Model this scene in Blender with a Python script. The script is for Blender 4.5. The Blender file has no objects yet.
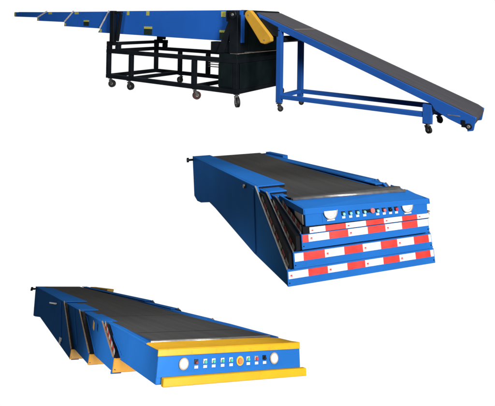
import bpy, bmesh, math, random
from mathutils import Matrix, Vector
random.seed(7)
sc = bpy.context.scene
C = sc.collection
R = math.radians

# ------------------------------------------------------------------ materials
def mat(name, col, rough=.45, metal=0., spec=.5, var=.12, scale=9., bump=0., coat=0., emit=None, es=0., bscale=400.,
        worn=None, wamt=.0, stretch=None, gloss=None, grough=.3):
    m = bpy.data.materials.new(name); m.use_nodes = True
    nt = m.node_tree; b = nt.nodes['Principled BSDF']; L = nt.links.new
    b.inputs['Roughness'].default_value = rough; b.inputs['Metallic'].default_value = metal
    b.inputs['Specular IOR Level'].default_value = spec
    b.inputs['Coat Weight'].default_value = coat; b.inputs['Coat Roughness'].default_value = .18
    tc = nt.nodes.new('ShaderNodeTexCoord')
    mp = nt.nodes.new('ShaderNodeMapping'); L(tc.outputs['Object'], mp.inputs[0])
    if stretch: mp.inputs['Scale'].default_value = stretch
    n = nt.nodes.new('ShaderNodeTexNoise'); n.inputs['Scale'].default_value = scale; n.inputs['Detail'].default_value = 6
    L(mp.outputs[0], n.inputs['Vector'])
    r = nt.nodes.new('ShaderNodeMapRange'); r.inputs[1].default_value = .3; r.inputs[2].default_value = .7
    r.inputs[3].default_value = 1-var; r.inputs[4].default_value = 1+var
    L(n.outputs[0], r.inputs[0])
    hs = nt.nodes.new('ShaderNodeHueSaturation'); hs.inputs['Color'].default_value = (*col, 1)
    L(r.outputs[0], hs.inputs['Value'])
    out = hs.outputs[0]
    if worn:
        n2 = nt.nodes.new('ShaderNodeTexNoise'); n2.inputs['Scale'].default_value = 26; n2.inputs['Detail'].default_value = 9
        n2.inputs['Roughness'].default_value = .7
        L(mp.outputs[0], n2.inputs['Vector'])
        r2 = nt.nodes.new('ShaderNodeMapRange'); r2.inputs[1].default_value = .56; r2.inputs[2].default_value = .74
        r2.inputs[3].default_value = 0; r2.inputs[4].default_value = wamt
        L(n2.outputs[0], r2.inputs[0])
        mx = nt.nodes.new('ShaderNodeMix'); mx.data_type = 'RGBA'
        L(r2.outputs[0], mx.inputs[0]); L(out, mx.inputs[6]); mx.inputs[7].default_value = (*worn, 1)
        out = mx.outputs[2]
    L(out, b.inputs['Base Color'])
    r3 = nt.nodes.new('ShaderNodeMapRange'); r3.inputs[1].default_value = .3; r3.inputs[2].default_value = .7
    r3.inputs[3].default_value = max(.02, rough-.08); r3.inputs[4].default_value = min(1, rough+.1)
    L(n.outputs[0], r3.inputs[0]); L(r3.outputs[0], b.inputs['Roughness'])
    if bump:
        n4 = nt.nodes.new('ShaderNodeTexNoise'); n4.inputs['Scale'].default_value = bscale; n4.inputs['Detail'].default_value = 3
        L(tc.outputs['Object'], n4.inputs['Vector'])
        bp = nt.nodes.new('ShaderNodeBump'); bp.inputs['Strength'].default_value = bump; bp.inputs['Distance'].default_value = .003
        L(n4.outputs[0], bp.inputs['Height']); L(bp.outputs[0], b.inputs['Normal'])
    if gloss:                                   # satin enamel: diffuse coat plus a weak even gloss
        df = nt.nodes.new('ShaderNodeBsdfDiffuse'); gs = nt.nodes.new('ShaderNodeBsdfGlossy'); ad = nt.nodes.new('ShaderNodeAddShader')
        L(out, df.inputs['Color']); gs.inputs['Color'].default_value = (*gloss, 1); gs.inputs['Roughness'].default_value = grough
        df.inputs['Roughness'].default_value = .3
        if bump: L(bp.outputs[0], df.inputs['Normal']); L(bp.outputs[0], gs.inputs['Normal'])
        L(df.outputs[0], ad.inputs[0]); L(gs.outputs[0], ad.inputs[1])
        L(ad.outputs[0], nt.nodes['Material Output'].inputs['Surface']); nt.nodes.remove(b)
    if emit:
        b.inputs['Emission Color'].default_value = (*emit, 1); b.inputs['Emission Strength'].default_value = es
    return m

BLUE  = mat('blue_enamel', (.022, .165, .55), var=.07, scale=2.5, worn=(.012,.09,.30), wamt=.22, gloss=(.006,.018,.04), grough=.28)
BLUE_A = mat('blue_powder_coat', (.018, .115, .48), var=.07, scale=2.5, worn=(.012,.07,.28), wamt=.25, gloss=(.010,.02,.05), grough=.3)
BLUE_I = mat('deep_blue_powder_coat', (.018, .095, .38), var=.08, scale=3., worn=(.012,.06,.22), wamt=.3, gloss=(.02,.03,.05), grough=.3)
YEL   = mat('yellow_enamel', (.86, .46, .018), .42, var=.06, scale=6, worn=(.5,.24,.02), wamt=.45, gloss=(.03,.03,.02), grough=.3)
YEL_O = mat('orange_yellow_enamel', (.84, .37, .015), .42, var=.06, scale=6, worn=(.5,.2,.02), wamt=.5, gloss=(.03,.03,.02), grough=.3)
YEL_G = mat('ochre_guard_paint', (.56, .31, .035), .42, var=.08, scale=8, worn=(.36,.18,.03), wamt=.5, gloss=(.03,.03,.02), grough=.3)
BELT  = mat('black_rubber_belt', (.066, .065, .065), var=.14, scale=3., bump=.5, bscale=220, stretch=(6, .25, 3),
            worn=(.10,.098,.096), wamt=.6, gloss=(.030,.029,.028), grough=.5)
BELT_I = mat('grey_rubber_belt', (.058, .058, .066), var=.10, scale=3., bump=.5, bscale=220, stretch=(.25, 6, 3),
            worn=(.085,.083,.088), wamt=.35, gloss=(.05,.05,.055), grough=.4)
BLK   = mat('black_enamel', (.008, .010, .013), var=.3, scale=6, gloss=(.026,.029,.033), grough=.3)
DKG   = mat('dark_cabinet_paint', (.007, .012, .013), var=.3, scale=5, gloss=(.014,.018,.019), grough=.3)
IN    = mat('dark_interior_and_shade', (.006, .007, .01), .7, spec=.15, var=.3)  # near-black for interior parts and for strips that stand in for gap shade
DKS   = mat('dark_caster_steel', (.10,.10,.10), .4, metal=.5, var=.2, scale=20)
SIL   = mat('bare_steel', (.45, .43, .40), .38, metal=.75, var=.15, scale=20)
RST   = mat('brown_edge_steel', (.42,.27,.16), .5, metal=.2, var=.3, scale=18, worn=(.6,.55,.5), wamt=.9)
BRZ   = mat('stained_steel', (.36, .30, .25), .5, metal=.3, var=.3, scale=18)
RED   = mat('red_reflective_tape', (.80, .048, .036), .4, var=.08, scale=15, bump=.15, bscale=500, worn=(.45,.04,.04), wamt=.5)
WHT   = mat('white_reflective_tape', (.82, .82, .84), .4, var=.05, scale=15, bump=.15, bscale=500, worn=(.5,.5,.54), wamt=.5)
RUB   = mat('caster_rubber', (.014, .012, .012), .55, var=.3)
RUBR  = mat('brown_caster_rubber', (.05, .012, .012), .5, var=.3)
WORN  = mat('scuffed_white_edge', (.75,.72,.70), .5, var=.3, scale=30, worn=(.5,.12,.08), wamt=.9)
DTW   = mat('shaded_worn_white_tape', (.50,.50,.47), .5, var=.3, scale=30, worn=(.08,.08,.08), wamt=.9)  # slanted-edge tape: its shade is put into a darker white
DTR   = mat('shaded_worn_red_tape', (.50,.03,.03), .5, var=.3, scale=30, worn=(.12,.02,.02), wamt=.7)  # slanted-edge tape: its shade is put into a darker red
LENS  = mat('white_lamp_lens', (.85, .84, .82), .25, var=.03, emit=(1, .97, .93), es=.25)
LAB_Y = mat('yellow_label', (.50, .50, .10), .5, var=.2, scale=60)
LAB_G = mat('dark_green_label', (.012, .03, .018), .5, var=.3, scale=60)
GRN   = mat('green_button_plastic', (.05, .52, .36), .35, var=.1)
CYAN  = mat('pale_green_button_plastic', (.28, .66, .6), .35, var=.1)
REDB  = mat('red_button_plastic', (.62, .03, .03), .35, var=.1)
DREDB = mat('dark_red_button_plastic', (.2, .012, .015), .35, var=.1)
PINK  = mat('faded_red_button_plastic', (.75, .16, .14), .35, var=.1)
ORG   = mat('orange_button_plastic', (.85, .2, .04), .35, var=.1)
YBTN  = mat('yellow_button_plastic', (.85, .45, .03), .35, var=.1)

# ------------------------------------------------------------------ mesh helpers
class MB:
    def __init__(s): s.bm = bmesh.new(); s.mats = []
    def mi(s, m):
        if m not in s.mats: s.mats.append(m)
        return s.mats.index(m)
    def hull8(s, v, m):                       # v: 4 bottom/near + 4 opposite, matching order
        vs = [s.bm.verts.new(p) for p in v]; k = s.mi(m)
        for f in ((0,1,2,3), (7,6,5,4), (0,4,5,1), (1,5,6,2), (2,6,7,3), (3,7,4,0)):
            s.bm.faces.new([vs[i] for i in f]).material_index = k
        return s
    def box(s, x0, x1, y0, y1, z0, z1, m):
        return s.hull8([(x0,y0,z0),(x1,y0,z0),(x1,y1,z0),(x0,y1,z0),(x0,y0,z1),(x1,y0,z1),(x1,y1,z1),(x0,y1,z1)], m)
    def prism(s, poly, ax, a, b, m):          # poly in the two other axes, extruded a..b along ax
        def P(t, q):
            l = list(q); l.insert(ax, t); return l
        A = [s.bm.verts.new(P(a, q)) for q in poly]; B = [s.bm.verts.new(P(b, q)) for q in poly]; k = s.mi(m)
        s.bm.faces.new(A).material_index = k; s.bm.faces.new(B[::-1]).material_index = k
        n = len(poly)
        for i in range(n):
            s.bm.faces.new((A[i], B[i], B[(i+1) % n], A[(i+1) % n])).material_index = k
        return s
    def bar(s, p, q, w, h, m, up=(0,0,1)):    # rectangular bar between two points
        p, q = Vector(p), Vector(q); d = (q-p).normalized(); u = Vector(up)
        if abs(d.dot(u)) > .98: u = Vector((0,1,0))
        a = d.cross(u).normalized(); c = a.cross(d).normalized()
        o = []
        for e in (p, q):
            for i, j in ((-1,-1),(1,-1),(1,1),(-1,1)): o.append(e+a*w/2*i+c*h/2*j)
        return s.hull8(o, m)
    def cyl(s, p, q, r, m, n=24, r2=None):
        p, q = Vector(p), Vector(q); d = (q-p).normalized(); u = Vector((0,0,1))
        if abs(d.dot(u)) > .98: u = Vector((0,1,0))
        a = d.cross(u).normalized(); c = a.cross(d).normalized(); r2 = r if r2 is None else r2
        A = []; B = []; k = s.mi(m)
        for i in range(n):
            t = 2*math.pi*i/n; w = a*math.cos(t)+c*math.sin(t)
            A.append(s.bm.verts.new(p+w*r)); B.append(s.bm.verts.new(q+w*r2))
        s.bm.faces.new(A[::-1]).material_index = k; s.bm.faces.new(B).material_index = k
        for i in range(n):
            f = s.bm.faces.new((A[i], A[(i+1) % n], B[(i+1) % n], B[i])); f.material_index = k; f.smooth = True
        return s
    def build(s, name, parent, bevel=0., tf=None):
        bmesh.ops.recalc_face_normals(s.bm, faces=s.bm.faces)
        if tf is not None:
            bmesh.ops.transform(s.bm, matrix=tf, verts=s.bm.verts)
            if tf.to_3x3().determinant() < 0: bmesh.ops.reverse_faces(s.bm, faces=s.bm.faces)
        me = bpy.data.meshes.new(name); s.bm.to_mesh(me); s.bm.free()
        for m in s.mats: me.materials.append(m)
        o = bpy.data.objects.new(name, me); C.objects.link(o); o.parent = parent
        if bevel:
            b = o.modifiers.new('bevel', 'BEVEL'); b.width = bevel; b.segments = 2; b.limit_method = 'ANGLE'; b.angle_limit = R(40)
        return o

def thing(name, rot, loc, label, cat):
    o = bpy.data.objects.new(name, None); C.objects.link(o); o.empty_display_size = .2
    M = Matrix.Rotation(rot[0], 4, 'X') @ Matrix.Rotation(rot[1], 4, 'Y') @ Matrix.Rotation(rot[2], 4, 'Z')
    o.matrix_world = Matrix.Translation(loc) @ M
    o['label'] = label; o['category'] = cat
    return o

# one nested section of a telescopic boom.  Local frame: x across, y from the tip backwards, z up.
def section(parent, x0, x1, poly, slant, tw, fl, paint, mirror=None, guard=None, tape=None, side_tape=False, bev=.006,
            xin=None, name='boom_section', strip=SIL, strip_w=.010, plate=None, floor=None, rd=0.):
    m = MB()
    yb = max(p[0] for p in poly)
    (yp, zp), (yt, zt) = slant
    m.prism(poly, 0, x0, x0+tw, paint); m.prism([(p[0], p[1]-rd*(p[1] > zp+.02)) for p in poly], 0, x1-tw, x1, paint)
    # top flanges
    zb_t = [p for p in poly if p[0] > yb-.7 and p[1] > zt-.2][0]
    for a, b, e in ((x0+tw, x0+fl[0], 0), (x1-fl[1], x1-tw, rd)):
        m.hull8([(a,yt+.01,zt-.012-e),(b,yt+.01,zt-.012-e),(b,zb_t[0],zb_t[1]-.012-e),(a,zb_t[0],zb_t[1]-.012-e),
                 (a,yt+.01,zt-.001-e),(b,yt+.01,zt-.001-e),(b,zb_t[0],zb_t[1]-.001-e),(a,zb_t[0],zb_t[1]-.001-e)], paint)
    s = m.build(name, parent, bev, mirror)
    for a, b, e in ((x0+tw+.002, x0+fl[0]-.002, 0), (x1-fl[1]+.002, x1-tw-.002, rd)):
        q = MB(); q.box(a, b, yt+.012, yt+.02, zt-.032-e, zt-.013-e, IN); q.build('flange_shade_strip', s, 0, mirror)  # dark strips stand in for the shade below each flange front
    # floor pan (dark underside)
    if floor:
        f = MB(); f.hull8([(x0+tw,floor[0],floor[1]),(x1-tw,floor[0],floor[1]),(x1-tw,floor[2],floor[3]),(x0+tw,floor[2],floor[3]),
               (x0+tw,floor[0],floor[1]+.01),(x1-tw,floor[0],floor[1]+.01),(x1-tw,floor[2],floor[3]+.01),(x0+tw,floor[2],floor[3]+.01)], IN)
        f.build('floor_pan', s, 0, mirror)
    # steel strip along the slanted front edge, dark roller guard beside it with reflective tape, both on either side
    dy, dz = yt-yp, zt-zp; Ln = math.hypot(dy, dz); ny, nz = -dz/Ln, dy/Ln
    for a, b, e in ((x0-.001, x0+.010, 0), (x1-.010, x1+.001, rd)):
        st = MB(); sw = strip_w
        st.prism([(yp, zp), (yt, zt-e), (yt+ny*sw, zt-e+nz*sw-.004), (yp+ny*sw, zp+nz*sw)], 0, a, b, strip)
        st.build('edge_strip', s, 0, mirror)
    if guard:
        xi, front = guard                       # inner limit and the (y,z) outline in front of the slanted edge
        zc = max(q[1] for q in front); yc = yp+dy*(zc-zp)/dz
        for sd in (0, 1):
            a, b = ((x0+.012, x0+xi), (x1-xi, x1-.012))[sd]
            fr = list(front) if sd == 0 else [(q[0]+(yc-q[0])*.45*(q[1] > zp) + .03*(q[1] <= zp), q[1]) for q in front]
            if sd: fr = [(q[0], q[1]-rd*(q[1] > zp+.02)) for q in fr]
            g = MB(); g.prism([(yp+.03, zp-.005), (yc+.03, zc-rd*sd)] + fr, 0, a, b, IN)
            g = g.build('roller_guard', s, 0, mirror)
            if side_tape:
                t = MB(); k = 9; a, b = ((x0+.0105, x0+.0118), (x1-.0118, x1-.0105))[sd]; tm = ((zc-zp)/dz-.10)*(1, .72)[sd]
                for i in range(k):
                    u, v = (i/k+.01)*tm, ((i+1)/k-.01)*tm
                    p0 = (yp+dy*u+ny*.012, zp+dz*u+nz*.012); p1 = (yp+dy*v+ny*.012, zp+dz*v+nz*.012); w = .030
                    t.prism([p0, p1, (p1[0]+ny*w, p1[1]+nz*w), (p0[0]+ny*w, p0[1]+nz*w)], 0, a, b, DTR if i % 2 else DTW)
                t.build('side_tape', g, 0, mirror)
    if plate:                                  # front plate across the tip
        y, z0, z1, pm = plate
        p = MB(); p.box(x0-.001, x1+.001, y-.012, y+.012, z0, z1, pm)
        pl = p.build('front_plate', s, .003, mirror)
        if tape:
            zc0, zc1, cuts, first = tape
            t = MB(); c = first
            for a, b in zip(cuts[:-1], cuts[1:]):
                t.box(a, b, y-.0145, y-.0122, zc0, zc1, (WHT, RED)[c])
                if c == 0 and b-a > .1:        # small red maker's mark at the left of every white field
                    t.box(a+.014, a+.028, y-.0152, y-.0146, (zc0+zc1)/2-.006, (zc0+zc1)/2+.003, RED)
                    t.box(a+.012, a+.030, y-.0152, y-.0146, (zc0+zc1)/2-.011, (zc0+zc1)/2-.008, PINK)
                c = 1-c
            t.build('reflective_tape', pl, 0, mirror)
        # rivets / corner bolts
        for x in (x0+.012, x1-.012):
            q = MB(); q.cyl((x, y-.016, z0+(z1-z0)*.22), (x, y-.012, z0+(z1-z0)*.22), .004, BLK, 10)
            q.build('bolt', pl, 0, mirror)
    return s

def button(parent, x, y, z, knob, r=.012, tag=True, bezel=BLK, mushroom=False, ring=None):
    b = MB()
    if ring: b.cyl((x, y, z), (x, y-.006, z), r*1.55, ring, 24)
    else: b.box(x-.014, x+.012, y-.005, y, z-.002, z+.022, bezel)
    o = b.build('push_button', parent, .001)
    k = MB(); k.cyl((x+(0 if ring else .001), y-.005, z+(0 if ring else .006)), (x+(0 if ring else .001), y-.018, z+(0 if ring else .006)), r, knob, 20, r*.85)
    k.build('knob', o, .001)
    if tag:
        t = MB(); t.box(x-.011, x+.013, y-.003, y, z-.024, z-.010, WHT); t.build('name_tag', o)
    return o

def caster(parent, x, y, ztop, r, yaw, tyre=RUB, w=.034, plate=DKS, hub=SIL):
    T = Matrix.Translation((x, y, 0)) @ Matrix.Rotation(yaw, 4, 'Z')
    m = MB(); off = r*.45; zc = -r*1.0+ztop-.028
    m.box(-.03, .03, -.03, .03, ztop-.006, ztop, plate)
    m.cyl((0,0,ztop-.006), (0,0,ztop-.022), .017, plate, 16)
    for s in (-1, 1):
        m.prism([(-.02, ztop-.022), (.02, ztop-.022), (off+.012, zc-.006), (off-.014, zc-.006)], 1, s*(w/2+.004), s*(w/2+.008), plate)
    m.box(-.02, .02, -w/2-.008, w/2+.008, ztop-.026, ztop-.021, plate)
    m.cyl((off, -w/2-.012, zc), (off, w/2+.012, zc), .006, plate, 10)
    c = m.build('caster', parent, 0, T)
    q = MB()
    q.cyl((off, -w/2, zc), (off, w/2, zc), r, tyre, 32)
    for s in (-1, 1): q.cyl((off, s*w/2, zc), (off, s*(w/2+.002), zc), r*.38, hub, 24)
    q.build('wheel', c, .005, T)
    return c

def belt(parent, prof, xL, xR, th, m, name='conveyor_belt', front_r=.03):
    """prof: top line in (y,z) from the front roller backwards; rounded over the front roller"""
    y0, z0 = prof[0]; out = []
    for i in range(9):
        t = math.pi/2 + math.pi*i/8
        out.append((y0+front_r*math.cos(t), z0-front_r+front_r*math.sin(t)))
    bm = MB(); k = len(prof)
    top = [(p[0], p[1]) for p in prof][::-1]; bot = [(p[0], p[1]-2*front_r) for p in prof][1:]
    inner_top = [(p[0], p[1]-th) for p in prof]
    inn = []
    for i in range(9):
        t = math.pi/2 + math.pi*i/8
        inn.append((y0+(front_r-th)*math.cos(t), z0-front_r+(front_r-th)*math.sin(t)))
    outer = top[:-1] + out
    inner = [(p[0], p[1]-th) for p in prof[1:]][::-1] + inn
    a = [[bm.bm.verts.new((x, p[0], p[1])) for p in outer] for x in (xL, xR)]
    b = [[bm.bm.verts.new((x, p[0], p[1])) for p in inner] for x in (xL, xR)]
    bm.mi(m)
    for i in range(len(outer)-1):
        for q in ((a[0][i], a[0][i+1], a[1][i+1], a[1][i]), (b[0][i], b[1][i], b[1][i+1], b[0][i+1]),
                  (a[0][i], b[0][i], b[0][i+1], a[0][i+1]), (a[1][i], a[1][i+1], b[1][i+1], b[1][i])):
            f = bm.bm.faces.new(q); f.smooth = False
    for e in (0, -1): bm.bm.faces.new((a[0][e], a[1][e], b[1][e], b[0][e]))
    return bm.build(name, parent)

# ================================================================== B : retracted telescopic conveyor (middle)
B = thing('telescopic_conveyor', (-.216, -.048, .277), (.278, 3.113, -1.878),
          'blue telescopic conveyor fully retracted, front stack of four plates with red and white striped tape', 'conveyor')
W = 1.2
base = section(B, 0, W, [(0,0),(0,.104),(.69,.566),(4.07,.572),(3.98,0),(3.72,-.032),(3.42,-.006),(2.74,.108),(.81,.002)],
        ((0,.104),(.69,.566)), .03, (.28,.13), BLUE, rd=.042, guard=(.036,[(.50,.525),(-.028,.215),(-.028,.120),(.0,.108)]), side_tape=True,
        plate=(0,0,.103,BLUE), tape=(.048,.094,(.006,.155,.305,.459,.604,.755,.893,1.032,1.165,1.194),0), floor=(0.02,.0,3.9,.10))
# vertical stiffener flange on both sides of the base
for a, b, e in ((-.008,-.0005,0),(W+.0005,W+.008,.05)):
    m = MB(); m.prism([(.74,.02),(.80,.02),(.77,.545-e),(.71,.545-e)], 0, a, b, BLUE); m.build('stiffener', base, .002)
m = MB(); m.cyl((-.018,1.01,.525),(-.001,1.01,.525),.018,BRZ,16); m.build('side_knob', base, .003)
m = MB(); m.box(.03,1.17,3.93,3.96,.03,.50,BLUE); m.build('back_plate', base, .003)
m = MB(); m.cyl((-.075,4.0,.525),(W+.06,4.0,.525),.016,BLK,16); m.cyl((-.10,4.0,.525),(-.07,4.0,.525),.034,BLK,20)
m.build('rear_axle', base, .003)
m = MB(); m.box(W+.001,W+.08,3.25,4.05,.50,.557,BLUE); m.build('side_box', base, .005)
s1 = section(B, .037, W-.037, [(-.04,.118),(-.04,.22),(.50,.541),(3.7,.548),(3.7,.13)], ((-.04,.22),(.50,.541)), .03, (.19,.10), BLUE, rd=.022,
        guard=(.046,[(.39,.500),(-.09,.335),(-.09,.250),(-.05,.228)]), side_tape=True, plate=(-.04,.118,.222,BLUE),
        tape=(.164,.216,(.045,.111,.274,.426,.575,.724,.863,1.006,1.137,1.158),0), floor=(-.02,.12,3.6,.13))
s2 = section(B, .083, W-.09, [(-.09,.248),(-.09,.349),(.41,.517),(3.6,.535),(3.6,.26)], ((-.09,.349),(.41,.517)), .024, (.11,.06), BLUE, rd=.02,
        guard=(.026,[(.20,.49),(-.09,.40),(-.09,.36)]), side_tape=True, plate=(-.10,.25,.347,BLUE),
        tape=(.296,.343,(.088,.134,.290,.439,.595,.740,.879,1.013,1.106),1), floor=(-.07,.25,3.5,.26))
# innermost section: control head
m = MB()
f = [(.112,-.13,.400),(1.100,-.13,.384),(1.110,-.13,.487),(.114,-.13,.515)]
bk = [(.112,3.2,.405),(1.100,3.2,.405),(1.100,3.2,.487),(.112,3.2,.487)]
ft = [(.114,.17,.527),(1.106,.10,.522),(.114,.30,.487),(1.106,.24,.487)]
v = [m.bm.verts.new(p) for p in f+bk+ft]; m.mi(BLUE)
for q in ((0,1,2,3),(5,4,7,6),(0,4,5,1),(3,2,9,8),(8,9,11,10),(10,11,6,7),(0,3,8,10,7,4),(1,5,6,11,9,2)):
    m.bm.faces.new([v[i] for i in q])
s3 = m.build('boom_section', B, .004)
m = MB()      # overhanging top lip
m.hull8([(.100,-.142,.478),(1.122,-.142,.452),(1.122,-.128,.452),(.100,-.128,.478),(.100,-.142,.516),(1.122,-.142,.489),(1.122,-.128,.491),(.100,-.128,.518)], BLUE)
m.hull8([(.097,-.142,.478),(.111,-.142,.478),(.111,.35,.485),(.097,.35,.485),(.097,-.142,.517),(.111,-.142,.517),(.111,.35,.536),(.097,.35,.536)], BLUE)
m.hull8([(1.112,-.142,.452),(1.124,-.142,.452),(1.124,.35,.475),(1.112,.35,.475),(1.112,-.142,.489),(1.124,-.142,.489),(1.124,.35,.526),(1.112,.35,.526)], BLUE)
m.build('top_lip', s3, .003)
m = MB(); m.box(.104,.1115,-.10,.045,.405,.474,BRZ); m.build('steel_side_plate', s3, .002)
# lower lip with tape (sits directly over the next plate)
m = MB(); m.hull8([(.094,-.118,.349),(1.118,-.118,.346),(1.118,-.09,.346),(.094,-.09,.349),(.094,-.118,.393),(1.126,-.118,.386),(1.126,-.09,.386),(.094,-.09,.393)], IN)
lp = m.build('lower_lip', s3, .002)
m = MB(); c = 0; cuts = (.143,.263,.422,.583,.731,.883,1.013,1.118)
for a, b in zip(cuts[:-1], cuts[1:]):
    za = lambda x: .389-(x-.1)*.005
    m.hull8([(a,-.1205,.352),(b,-.1205,.352),(b,-.1185,.352),(a,-.1185,.352),(a,-.1205,za(a)),(b,-.1205,za(b)),(b,-.1185,za(b)),(a,-.1185,za(a))], (WHT, RED)[c])
    if c == 0: m.box(a+.014,a+.028,-.1212,-.1206,.364,.372,RED)
    c = 1-c
m.build('reflective_tape', lp)
m = MB(); m.box(.092,1.128,-.124,-.09,.394,.398,IN); m.build('shadow_gap_strip', s3)  # dark strip stands in for the shade in this gap

# control panel of B : the row of buttons follows the slightly skewed face
pan = MB()
pan.hull8([(.24,-.1325,.409),(.98,-.1325,.393),(.98,-.1305,.393),(.24,-.1305,.409),(.24,-.1325,.470),(.98,-.1325,.450),(.98,-.1305,.450),(.24,-.1305,.470)], BLUE)
cpB = pan.build('control_panel', B)
yb_ = -.1325
for x, z, k, r in ((.403,.447,CYAN,.011),(.458,.4465,CYAN,.011),(.514,.4455,CYAN,.011),(.570,.444,CYAN,.011),
                   (.676,.4405,CYAN,.011),(.730,.4395,PINK,.012),(.782,.4375,BLK,.012),(.832,.4365,REDB,.012)):
    o = button(cpB, x, yb_, z, k, r)
o = button(cpB, .632, yb_, .4475, PINK, .019, tag=False, bezel=BLK)
m = MB(); m.box(.585,.615,-.1365,-.1327,.442,.462,BLK); m.build('name_tag', o)
def bowl_lamp(parent, cx, y, ztop, r, slope):
    m = MB(); pts = [(cx-r, ztop)]
    for i in range(1, 20):
        t = math.pi + math.pi*i/20
        pts.append((cx+r*math.cos(t), ztop+r*1.12*math.sin(t)))
    pts.append((cx+r, ztop-slope))
    m.prism(pts, 1, y-.010, y, LENS)
    l = m.build('headlight', parent, .003)
    m = MB()                                    # dark inner rim
    n = 14; k = m.mi(IN)
    for i in range(n):
        a, b = math.pi*1.45+math.pi*.45*i/n, math.pi*1.45+math.pi*.45*(i+1)/n
        P = lambda t, rr: (cx+rr*math.cos(t), ztop+rr*1.1*math.sin(t))
        q = [P(a, r*.70), P(b, r*.70), P(b, r*.76), P(a, r*.76)]
        m.prism(q, 1, y-.0125, y-.0102, SIL)
    m.build('rim', l)
    m = MB()
    for i in range(24):                         # steel bezel round the bowl
        a, b = math.pi+math.pi*i/24, math.pi+math.pi*(i+1)/24
        P = lambda t, rr: (cx+rr*math.cos(t), ztop+rr*1.12*math.sin(t))
        m.prism([P(a, r*.93), P(b, r*.93), P(b, r*1.05), P(a, r*1.05)], 1, y-.014, y-.001, SIL)
    m.build('bezel', l)
    m = MB(); m.box(cx-.030, cx+.030, y-.008, y, ztop-r*1.12-.010, ztop-r*1.12-.002, WHT); m.build('bracket', l)
    return l
bowl_lamp(cpB, .302, yb_, .487, .051, .002)
bowl_lamp(cpB, .925, yb_, .462, .045, .001)
belt(B, [(.16,.542),(.24,.535),(.38,.500),(.80,.495),(1.5,.500),(2.6,.512),(3.98,.556)], .125, 1.075, .007, BELT, front_r=.018)
m = MB(); m.cyl((.13,.133,.534),(1.045,.04,.528),.011,SIL,20); m.build('front_roller', B)

# ================================================================== C : partly extended telescopic conveyor (bottom)
K = thing('telescopic_conveyor', (-.528, .009, .443), (-.546, 2.754, -2.055),
          'blue telescopic conveyor partly extended, with yellow bumper bars, yellow edged control head and round lamps', 'conveyor')
yF = 10.9
base = section(K, -.12, 1.12, [(2.87,-.37),(2.91,-.29),(4.32,.089),(yF,.150),(9.6,-.385),(9.1,-.37),(7.75,-.30)],
        ((2.91,-.29),(4.32,.089)), .03, (.31,.12), BLUE, guard=(.031,[(4.15,.078),(2.86,-.29),(2.9,-.30)]), plate=(2.865,-.372,-.288,YEL_O), floor=(3.0,-.36,yF-.5,-.28), strip=RST)
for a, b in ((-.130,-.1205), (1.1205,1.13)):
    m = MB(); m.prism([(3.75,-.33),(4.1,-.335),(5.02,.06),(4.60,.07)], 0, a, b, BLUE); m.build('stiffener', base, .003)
m = MB(); m.bar((-.135,5.05,.03),(-.135,6.1,.0),.02,.018,SIL); m.build('grab_rail', base, .003)
m = MB(); m.box(-.132,-.1205,3.80,3.98,-.335,-.275,WHT); m.build('name_plate', base)
m = MB(); m.cyl((-.19,yF-.15,.10),(-.121,yF-.15,.10),.02,BLK,16); m.cyl((-.23,yF-.15,.10),(-.18,yF-.15,.10),.04,BLK,16); m.build('rear_axle', base, .004)
m = MB(); m.hull8([(-.09,9.7,-.30),(1.09,9.7,-.30),(1.09,9.73,-.30),(-.09,9.73,-.30),(-.09,yF-.10,.13),(1.09,yF-.10,.13),(1.09,yF-.07,.13),(-.09,yF-.07,.13)],BLUE); m.build('back_plate', base)
m = MB(); m.box(1.122,1.26,8.0,10.3,.10,.152,YEL); m.build('side_bumper', base, .006)
s1 = section(K, -.087, 1.087, [(1.89,-.297),(1.95,-.225),(3.0,.058),(7.0,.10),(7.0,-.25)], ((1.95,-.225),(3.0,.058)), .028, (.22,.09), BLUE,
        guard=(.040,[(2.80,.050),(1.88,-.222),(1.93,-.228)]), plate=(1.885,-.299,-.223,YEL_O), floor=(2.0,-.29,6.5,-.26), strip=RST)
s2 = section(K, -.045, 1.045, [(1.02,-.238),(1.08,-.155),(1.745,.032),(5.5,.07),(5.5,-.2)], ((1.08,-.155),(1.745,.032)), .026, (.15,.07), BLUE,
        guard=(.042,[(1.57,.024),(1.01,-.152),(1.05,-.158)]), side_tape=True, strip=RST, plate=(1.015,-.240,-.153,YEL_O), floor=(1.1,-.23,5.2,-.2))
for s, y, z, x in ((s1, 1.99, -.305, -.03), (s2, 1.10, -.25, -.01), (base, 2.95,-.38,-.06)):
    m = MB(); m.cyl((x-.03,y,z),(x+.05,y,z),.010,BLUE,16); m.build('guide_roller', s, .002)
def reflection_rib(parent, x, p, q, w):  # raised strips shaped to stand in for reflected light streaks
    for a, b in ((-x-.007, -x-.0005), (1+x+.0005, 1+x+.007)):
        m = MB(); m.prism([q, (q[0]+w, q[1]), (p[0]+w, p[1]), p], 0, a, b, BLUE); m.build('reflection_rib', parent, .003)
reflection_rib(s1, .087, (3.38,.05), (2.68,-.235), .10); reflection_rib(s2, .045, (2.62,.02), (1.80,-.205), .07)
m = MB(); m.prism([(1.83,-.04),(1.90,-.025),(1.93,.03),(1.86,.015)], 0, -.0905, -.0885, YEL_G); m.build('warning_label', s1)
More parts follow.
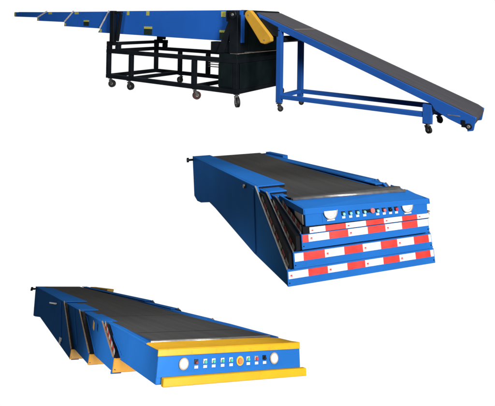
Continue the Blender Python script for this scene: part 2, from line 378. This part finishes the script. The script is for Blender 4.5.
# control head
m = MB()
poly = [(0,-.165),(0,-.001),(.30,.004),(1.2,.022),(4.4,.045),(4.4,-.165)]
m.prism(poly, 0, 0, 1, BLUE)
s3 = m.build('boom_section', K, .005)
m = MB()
for a, b in ((-.004,.012),(.988,1.004)):
    m.prism([(.30,-.002),(1.2,.014),(4.3,.04),(4.3,.052),(1.2,.029),(.30,.012)], 0, a, b, BLUE)
m.build('side_rail', s3, .003)
reflection_rib(s3, 0, (1.58,.008), (.96,-.13), .05)
m = MB(); m.box(-.002,1.002,-.008,-.0005,-.028,.008,YEL); m.hull8([(-.002,-.008,.0005),(1.002,-.008,.0005),(1.002,.298,.0055),(-.002,.298,.0055),(-.002,-.008,.008),(1.002,-.008,.008),(.90,.298,.012),(.01,.298,.012)], YEL)
m.build('top_cover', s3, .003)
m = MB(); m.box(.034,1.022,-.045,-.001,-.172,-.130,YEL); m.build('front_bumper', s3, .004)
m = MB(); m.box(.002,.998,-.004,-.0008,-.129,-.029,BLUE); cpC = m.build('control_panel', K)
for x, k in ((.249,DREDB),(.308,GRN),(.365,GRN),(.426,GRN),(.485,GRN),(.607,GRN),(.667,REDB),(.726,BLK)):
    button(cpC, x, -.004, -.074, k, .0095, bezel=(BLK if k in (DREDB, BLK) else SIL))
o = button(cpC, .548, -.004, -.074, ORG, .0165, tag=False, ring=YBTN)
for cx in (.166, .797):
    m = MB(); m.cyl((cx,-.004,-.071),(cx,-.014,-.071),.032,BRZ,32); l = m.build('headlight', cpC, .002)
    m = MB(); m.cyl((cx,-.0125,-.071),(cx,-.020,-.071),.026,LENS,32,.022); m.build('lens', l, .002)
belt(K, [(.315,.022),(1.0,.024),(1.9,.030),(3.2,.048),(4.5,.078),(yF-.12,.150)], .055, .925, .007, BELT, front_r=.018)
for y, z in ((.78,.0238),(2.3,.0360)):
    m = MB(); m.bar((.06,y,z),(.92,y,z),.009,.0016,IN); m.build('belt_seam', K)
m = MB(); m.cyl((.03,.300,.012),(.93,.300,.012),.010,SIL,16); m.build('front_roller', K)

# ================================================================== A : extended boom on wheeled cart (top)
A = thing('telescopic_conveyor', (-.011, .015, -.598), (-.128, 5.234, -.927),
          'blue telescopic boom conveyor fully extended to the left on a black wheeled cart', 'conveyor')
SW = Matrix(((0,1,0,0),(1,0,0,0),(0,0,1,0),(0,0,0,1)))      # boom frame (across, back, up) -> cart frame (back, across, up)
D = 1.0
base = section(A, .12, .90, [(-2.70,.647),(-2.645,.708),(-2.437,.972),(-.045,.988),(-.045,.607)], ((-2.645,.708),(-2.437,.972)), .03, (.12,.12), BLUE_A, strip_w=.028, strip=WORN,
        mirror=SW, floor=(-2.6,.65,-.1,.61))
# the flange helper looks near the back end; add closing plate
m = MB(); m.box(-.075,-.046,.16,.86,.62,.97,BLUE_A); m.build('back_plate', base)
t1 = section(A, .155, .865, [(-3.62,.724),(-3.61,.782),(-3.365,.962),(-2.3,.968),(-2.3,.70)], ((-3.61,.782),(-3.365,.962)), .028, (.1,.1), BLUE_A, strip_w=.028, strip=WORN, mirror=SW, floor=(-3.58,.727,-2.4,.705))
t2 = section(A, .188, .832, [(-4.47,.802),(-4.465,.842),(-4.165,.957),(-3.2,.960),(-3.2,.785)], ((-4.465,.842),(-4.165,.957)), .028, (.09,.09), BLUE_A, strip_w=.028, strip=WORN, mirror=SW, floor=(-4.43,.805,-3.3,.79))
m = MB(); m.prism([(-5.27,.868),(-5.285,.885),(-5.285,.945),(-5.27,.952),(-4.1,.953),(-4.1,.858)], 1, .222, .798, BLUE_A)
t3 = m.build('boom_section', A, .006)
def label(parent, x0, x1, z0, z1, y, m1, m2=None, split=.72):
    m = MB()
    if m2:
        zs = z0+(z1-z0)*split; m.box(x0,x1,y-.0025,y-.0005,zs,z1,m1); m.box(x0,x1,y-.0025,y-.0005,z0,zs-.001,m2)
    else: m.box(x0,x1,y-.0025,y-.0005,z0,z1,m1)
    return m.build('warning_label', parent)
label(base,-2.05,-2.0,.915,.972,.12,LAB_Y); label(base,-1.65,-1.59,.912,.972,.12,LAB_Y)
label(base,-1.69,-1.53,.645,.76,.12,LAB_Y,LAB_G); label(base,-.335,-.265,.905,.972,.12,LAB_Y)
label(base,-.355,-.245,.632,.742,.12,LAB_Y,LAB_G,.74); label(base,-2.655,-2.61,.652,.70,.12,LAB_Y)
label(t1,-3.10,-2.965,.742,.83,.155,LAB_Y,LAB_G); label(t1,-3.335,-3.235,.922,.958,.155,LAB_Y); label(t1,-3.60,-3.565,.735,.775,.155,LAB_Y)
label(t2,-4.12,-4.02,.918,.952,.188,LAB_Y); label(t2,-4.455,-4.41,.806,.84,.188,LAB_Y)
label(t3,-5.272,-5.225,.875,.945,.222,LAB_Y)
m = MB(); m.box(-5.2,-.1,.26,.76,.948,.956,BELT); m.cyl((-5.25,.24,.92),(-5.25,.78,.92),.03,SIL,16); m.build('conveyor_belt', A)

# cart
b = .055
def cartframe():
    m = MB(); X0, X1 = -2.345, .005
    for z0, z1 in ((0,b),(.36,.415)):
        for y0, y1 in ((0,b),(D-b,D)):
            m.box(X0, X1, y0, y1, z0, z1, BLK)
        for x in (X0, X1-b): m.box(x, x+b, b+.001, D-b-.001, z0, z1, BLK)
    for x in (-1.865,-.715): m.box(x, x+b, b+.001, D-b-.001, .004, b-.004, BLK)
    for x in (X0, -1.865, -.705, X1-b-.012): m.box(x, x+.06, .002, b-.002, b+.001, .359, BLK)
    for x in (X0, -1.82, -1.255, -.715, X1-b): m.box(x, x+.06, D-b+.002, D-.002, b+.001, .359, BLK)
    return m.build('cart_frame', A, .004)
cart = cartframe()
# sub frame and columns carrying the boom
def column(y0, y1, s):
    m = MB(); yn = y0
    m.box(-2.278,-2.195,y0,y1,.50,.975,BLK)                      # left column
    m.box(-2.34,-2.08,y0,y1,.475,.53,BLK); m.box(-2.34,-2.28,y0,y1,.416,.474,BLK); m.box(-2.15,-2.085,y0,y1,.416,.474,BLK)
    m.bar((-2.075,(y0+y1)/2,.93),(-2.145,(y0+y1)/2,.54),.05,.032,BLK,(0,1,0))
    m.box(-2.196,-2.05,y0+.01,y1-.01,.935,.965,BLK)
    return m.build('support_column', A, .004)
column(0,.06,1); column(.94,1.0,-1)
m = MB()
m.box(-2.335,-2.285,.061,.939,.478,.518,BLK); m.box(-2.14,-2.095,.061,.939,.485,.525,BLK)
m.build('cross_beam', A, .003)
def bracket(y0, y1):
    m = MB()
    m.prism([(-.30,.475),(-.20,.475),(-.085,.80),(-.085,.90),(-.135,.86)], 1, y0, y1, BLK)
    m.box(-.115,.005,y0-.004,y1+.004,.475,.93,BLK)
    m.box(-.19,-.02,y0+.03,y1+.055,.85,.98,BLK)
    m.box(-.42,.004,y0+.03,y1+.1,.478,.603,BLK)
    m.cyl((-.06,y0-.02,.93),(-.06,y1,.93),.05,BLK,24)
    m.cyl((-.06,y0-.03,.93),(-.06,y0-.015,.93),.018,SIL,16)
    return m.build('pivot_bracket', A, .004)
bracket(0,.05); 
m = MB(); m.box(-.40,.0,.88,.99,.478,.60,BLK); m.box(-.12,.0,.93,.99,.60,.93,BLK); m.build('pivot_bracket', A, .004)
# drive housing above the cabinet at the right end
m = MB()
m.box(-.03,.0,.10,.93,.49,.975,DKG)
for i in (0,3): m.box(.0005,.006,.22+i*.13,.235+i*.13,.50,.92,DKG)
m.cyl((-.005,.09,.955),(-.005,.93,.955),.035,DKG,24)
m.build('drive_housing', A, .004)
m = MB(); m.box(-.018,.020,.060,.118,.60,.985,BLUE_A); m.build('boom_end_post', A, .003)
# electrical cabinet
m = MB(); m.box(-.275,-.008,.008,1.10,.058,.47,DKG); m.box(-.002,.012,.058,.945,.058,.355,DKG)
cab = m.build('cabinet', A, .006)
m = MB(); m.box(-.27,-.065,-.004,.006,.075,.345,DKG); m.box(-.23,-.22,-.007,-.003,.17,.25,BLK); m.build('door', cab, .002)
m = MB(); m.box(-.10,.016,-.002,.99,.471,.477,BRZ); m.build('top_seam', cab, .001)
m = MB()
for i in range(4): m.box(-.80,-.28,.45,.5,.235+i*.03,.243+i*.03,SIL)
m.build('louvre', cab)
caster(A,-2.27,.03,-.001,.052,R(25)); caster(A,-1.87,.03,-.001,.052,R(12)); caster(A,-.66,.03,-.001,.052,R(60),RUBR)
caster(A,-.02,.03,-.001,.060,R(-35)); caster(A,-1.76,.97,-.001,.05,R(180)); caster(A,-.02,1.02,-.001,.052,R(70),RUBR)

# ================================================================== I : inclined belt conveyor (top right)
I = thing('inclined_conveyor', (-.011, .015, -.598), (-.128, 5.234, -.927),
          'blue framed inclined belt conveyor on small casters, sloping down from the black cart', 'conveyor')
y0, y1 = -.12, .42
zt = lambda x: .950-(x-.34)*.3945
m = MB()
rail = [(.345,zt(.345)),(1.4,zt(1.4)+.008),(2.52,zt(2.52)),(2.50,-.02),(2.455,-.032),(2.452,.002),(2.425,.008),(2.31,.052),(2.20,.112),(2.165,.165),(1.4,zt(1.4)-.066),(.40,zt(.4)-.072)]
for a, b_ in ((y0,y0+.03),(y1-.03,y1)): m.prism(rail, 1, a, b_, BLUE_I)
sr = m.build('side_rail', I, .004)
# frame: legs and lower rails
m = MB()
for y in (y0, y1-.06):
    m.box(.597,.655,y,y+.06,-.006,zt(.63)-.078,BLUE_I)
    m.box(2.095,2.17,y,y+.06,-.012,.155,BLUE_I)
    m.box(.656,2.094,y+.005,y+.055,.038,.082,BLUE_I)
for x in (.602, 2.105): m.box(x,x+.05,y0+.061,y1-.061,.040,.080,BLUE_I)
m.build('leg_frame', I, .004)
m = MB(); m.box(.53,.60,y0+.031,y1-.031,.66,.70,BLK); m.cyl((.48,y0-.002,.80),(.48,y1,.80),.03,BLK,16)
m.prism([(.40,.90),(.62,.80),(.62,.70),(.50,.72)],1,y0-.022,y0-.002,BLK)
m.cyl((.66,y0+.05,.665),(.66,y1-.04,.665),.028,BLK,20); m.build('drive_bracket', I, .003)
# belt: near side slopes, wraps round the head and tail rollers
m = MB()
zb = lambda x: zt(x)+.010
pts = [(.345,zb(.345)-.05),(.325,zb(.345)-.03),(.325,zb(.345)-.012),(.345,zb(.345)),(1.4,zb(1.4)+.006),(2.47,zb(2.47)),(2.505,zb(2.505)-.008),(2.518,zb(2.52)-.035),(2.505,zb(2.52)-.07),(2.47,zb(2.52)-.08)]
inn = [(.36,zb(.345)-.045),(.345,zb(.345)-.015),(1.4,zb(1.4)-.004),(2.46,zb(2.47)-.008),(2.495,zb(2.505)-.02),(2.505,zb(2.52)-.038),(2.495,zb(2.52)-.062),(2.465,zb(2.52)-.07)]
m.prism(pts+inn[::-1], 1, y0+.012, y1-.012, BELT_I)
m.build('conveyor_belt', I)
m = MB(); m.bar((.80,.15,zb(.80)+.003),(.808,.15,zb(.808)+.003),.5,.003,BRZ); 
m.build('belt_seam', I)
m = MB(); m.cyl((2.465,y0-.012,.012),(2.465,y1+.01,.012),.026,BLK,20); m.cyl((2.465,y0-.020,.012),(2.465,y0-.010,.012),.014,SIL,12)
m.box(2.41,2.44,y0-.008,y0-.001,-.0,.06,BLK); m.build('tail_roller', I, .002)
m = MB(); m.box(2.30,2.40,y0-.004,y0-.001,.085,.092,SIL); m.build('adjuster_bolt', I)
# yellow chain guard (rounded slab)
m = MB()
c1 = Vector((.290,.925)); c2 = Vector((.503,.672)); r1 = .052; r2 = .070
d = (c2-c1).normalized(); nrm = Vector((-d.y, d.x)); pts = []
for i in range(13):
    t = math.pi*i/12; q = c1+(nrm*math.cos(t)-d*math.sin(t))*r1; pts.append((q.x,q.y))
for q in (c2-nrm*r2, c2-nrm*r2*.55+d*r2*.55, c2+nrm*r2*.65+d*r2*.95, c2+nrm*r2+d*r2*.45, c2+nrm*r2): pts.append((q.x,q.y))
m.prism(pts, 1, -.205, -.145, YEL_G)
g = m.build('chain_guard', I, .008)
m = MB()
for q in ((.29,.925),(.50,.66)): m.cyl((q[0],-.209,q[1]),(q[0],-.204,q[1]),.009,BRZ,12)
m.build('bolt', g)
for x, y, a in ((.627,y0+.03,R(20)),(2.133,y0+.03,R(-30)),(.627,y1-.03,R(20)),(2.133,y1-.03,R(60))):
    caster(I, x, y, -.012, .030, a, w=.022)

# ------------------------------------------------------------------ camera
cd = bpy.data.cameras.new('camera'); cam = bpy.data.objects.new('camera', cd); C.objects.link(cam)
cam.rotation_euler = (R(90), 0, 0); cam.location = (0, 0, 0)
cd.sensor_fit = 'HORIZONTAL'; cd.sensor_width = 36; cd.lens = 36*450/495
cd.shift_x = 0; cd.shift_y = -(203-15)/495; cd.clip_start = .05; cd.clip_end = 500
sc.camera = cam

# ------------------------------------------------------------------ light: added world cone, white across the view, dimmed elsewhere for contrast; lamps added too
w = bpy.data.worlds.new('World'); sc.world = w; w.use_nodes = True
nt = w.node_tree; bg = nt.nodes['Background']; L = nt.links.new
tc = nt.nodes.new('ShaderNodeTexCoord'); dp = nt.nodes.new('ShaderNodeVectorMath'); dp.operation = 'DOT_PRODUCT'
L(tc.outputs['Generated'], dp.inputs[0]); ax = Vector((0, math.cos(R(20)), -math.sin(R(20)))); dp.inputs[1].default_value = ax
mr = nt.nodes.new('ShaderNodeMapRange'); mr.interpolation_type = 'SMOOTHSTEP'
mr.inputs[1].default_value = math.cos(R(50)); mr.inputs[2].default_value = math.cos(R(42))
mr.inputs[3].default_value = .04; mr.inputs[4].default_value = 1.0
L(dp.outputs['Value'], mr.inputs[0]); L(mr.outputs[0], bg.inputs['Strength']); bg.inputs['Color'].default_value = (1, 1, 1, 1)

def area(name, loc, target, size, power, col=(1,1,1)):
    l = bpy.data.lights.new(name, 'AREA'); l.shape = 'SQUARE'; l.size = size; l.energy = power; l.color = col
    o = bpy.data.objects.new(name, l); C.objects.link(o); o.location = loc
    o.rotation_euler = (Vector(target)-Vector(loc)).to_track_quat('-Z', 'Y').to_euler()
    return o
area('key_light', (3.7, -3.2, 1.6), (0, 4, -1.2), 2.0, 880, (1, .985, .96))
area('top_light', (1.0, 3.5, 4.5), (0, 4, -1), 3.0, 170)
sl = bpy.data.lights.new('side_fill_spot', 'SPOT'); sl.energy = 720; sl.spot_size = R(33); sl.spot_blend = .8; sl.shadow_soft_size = .4  # added unseen fill, brightens the left side of the lower conveyor
so = bpy.data.objects.new('side_fill_spot', sl); C.objects.link(so); so.location = (-3.5, 1.5, .3)
so.rotation_euler = (Vector((-.90, 3.35, -2.75))-so.location).to_track_quat('-Z', 'Y').to_euler()

bl = bpy.data.lights.new('boom_fill_spot', 'SPOT'); bl.energy = 620; bl.spot_size = R(46); bl.spot_blend = .7; bl.shadow_soft_size = .5  # added unseen fill, brightens the boom of the top conveyor
bo = bpy.data.objects.new('boom_fill_spot', bl); C.objects.link(bo); bo.location = (-3.6, -.6, 1.6)
bo.rotation_euler = (Vector((-1.4, 6.2, .3))-bo.location).to_track_quat('-Z', 'Y').to_euler()

sc.render.engine = 'CYCLES'
sc.view_settings.view_transform = 'Standard'; sc.view_settings.look = 'None'
sc.view_settings.exposure = 0; sc.view_settings.gamma = 1
sc.cycles.max_bounces = 6
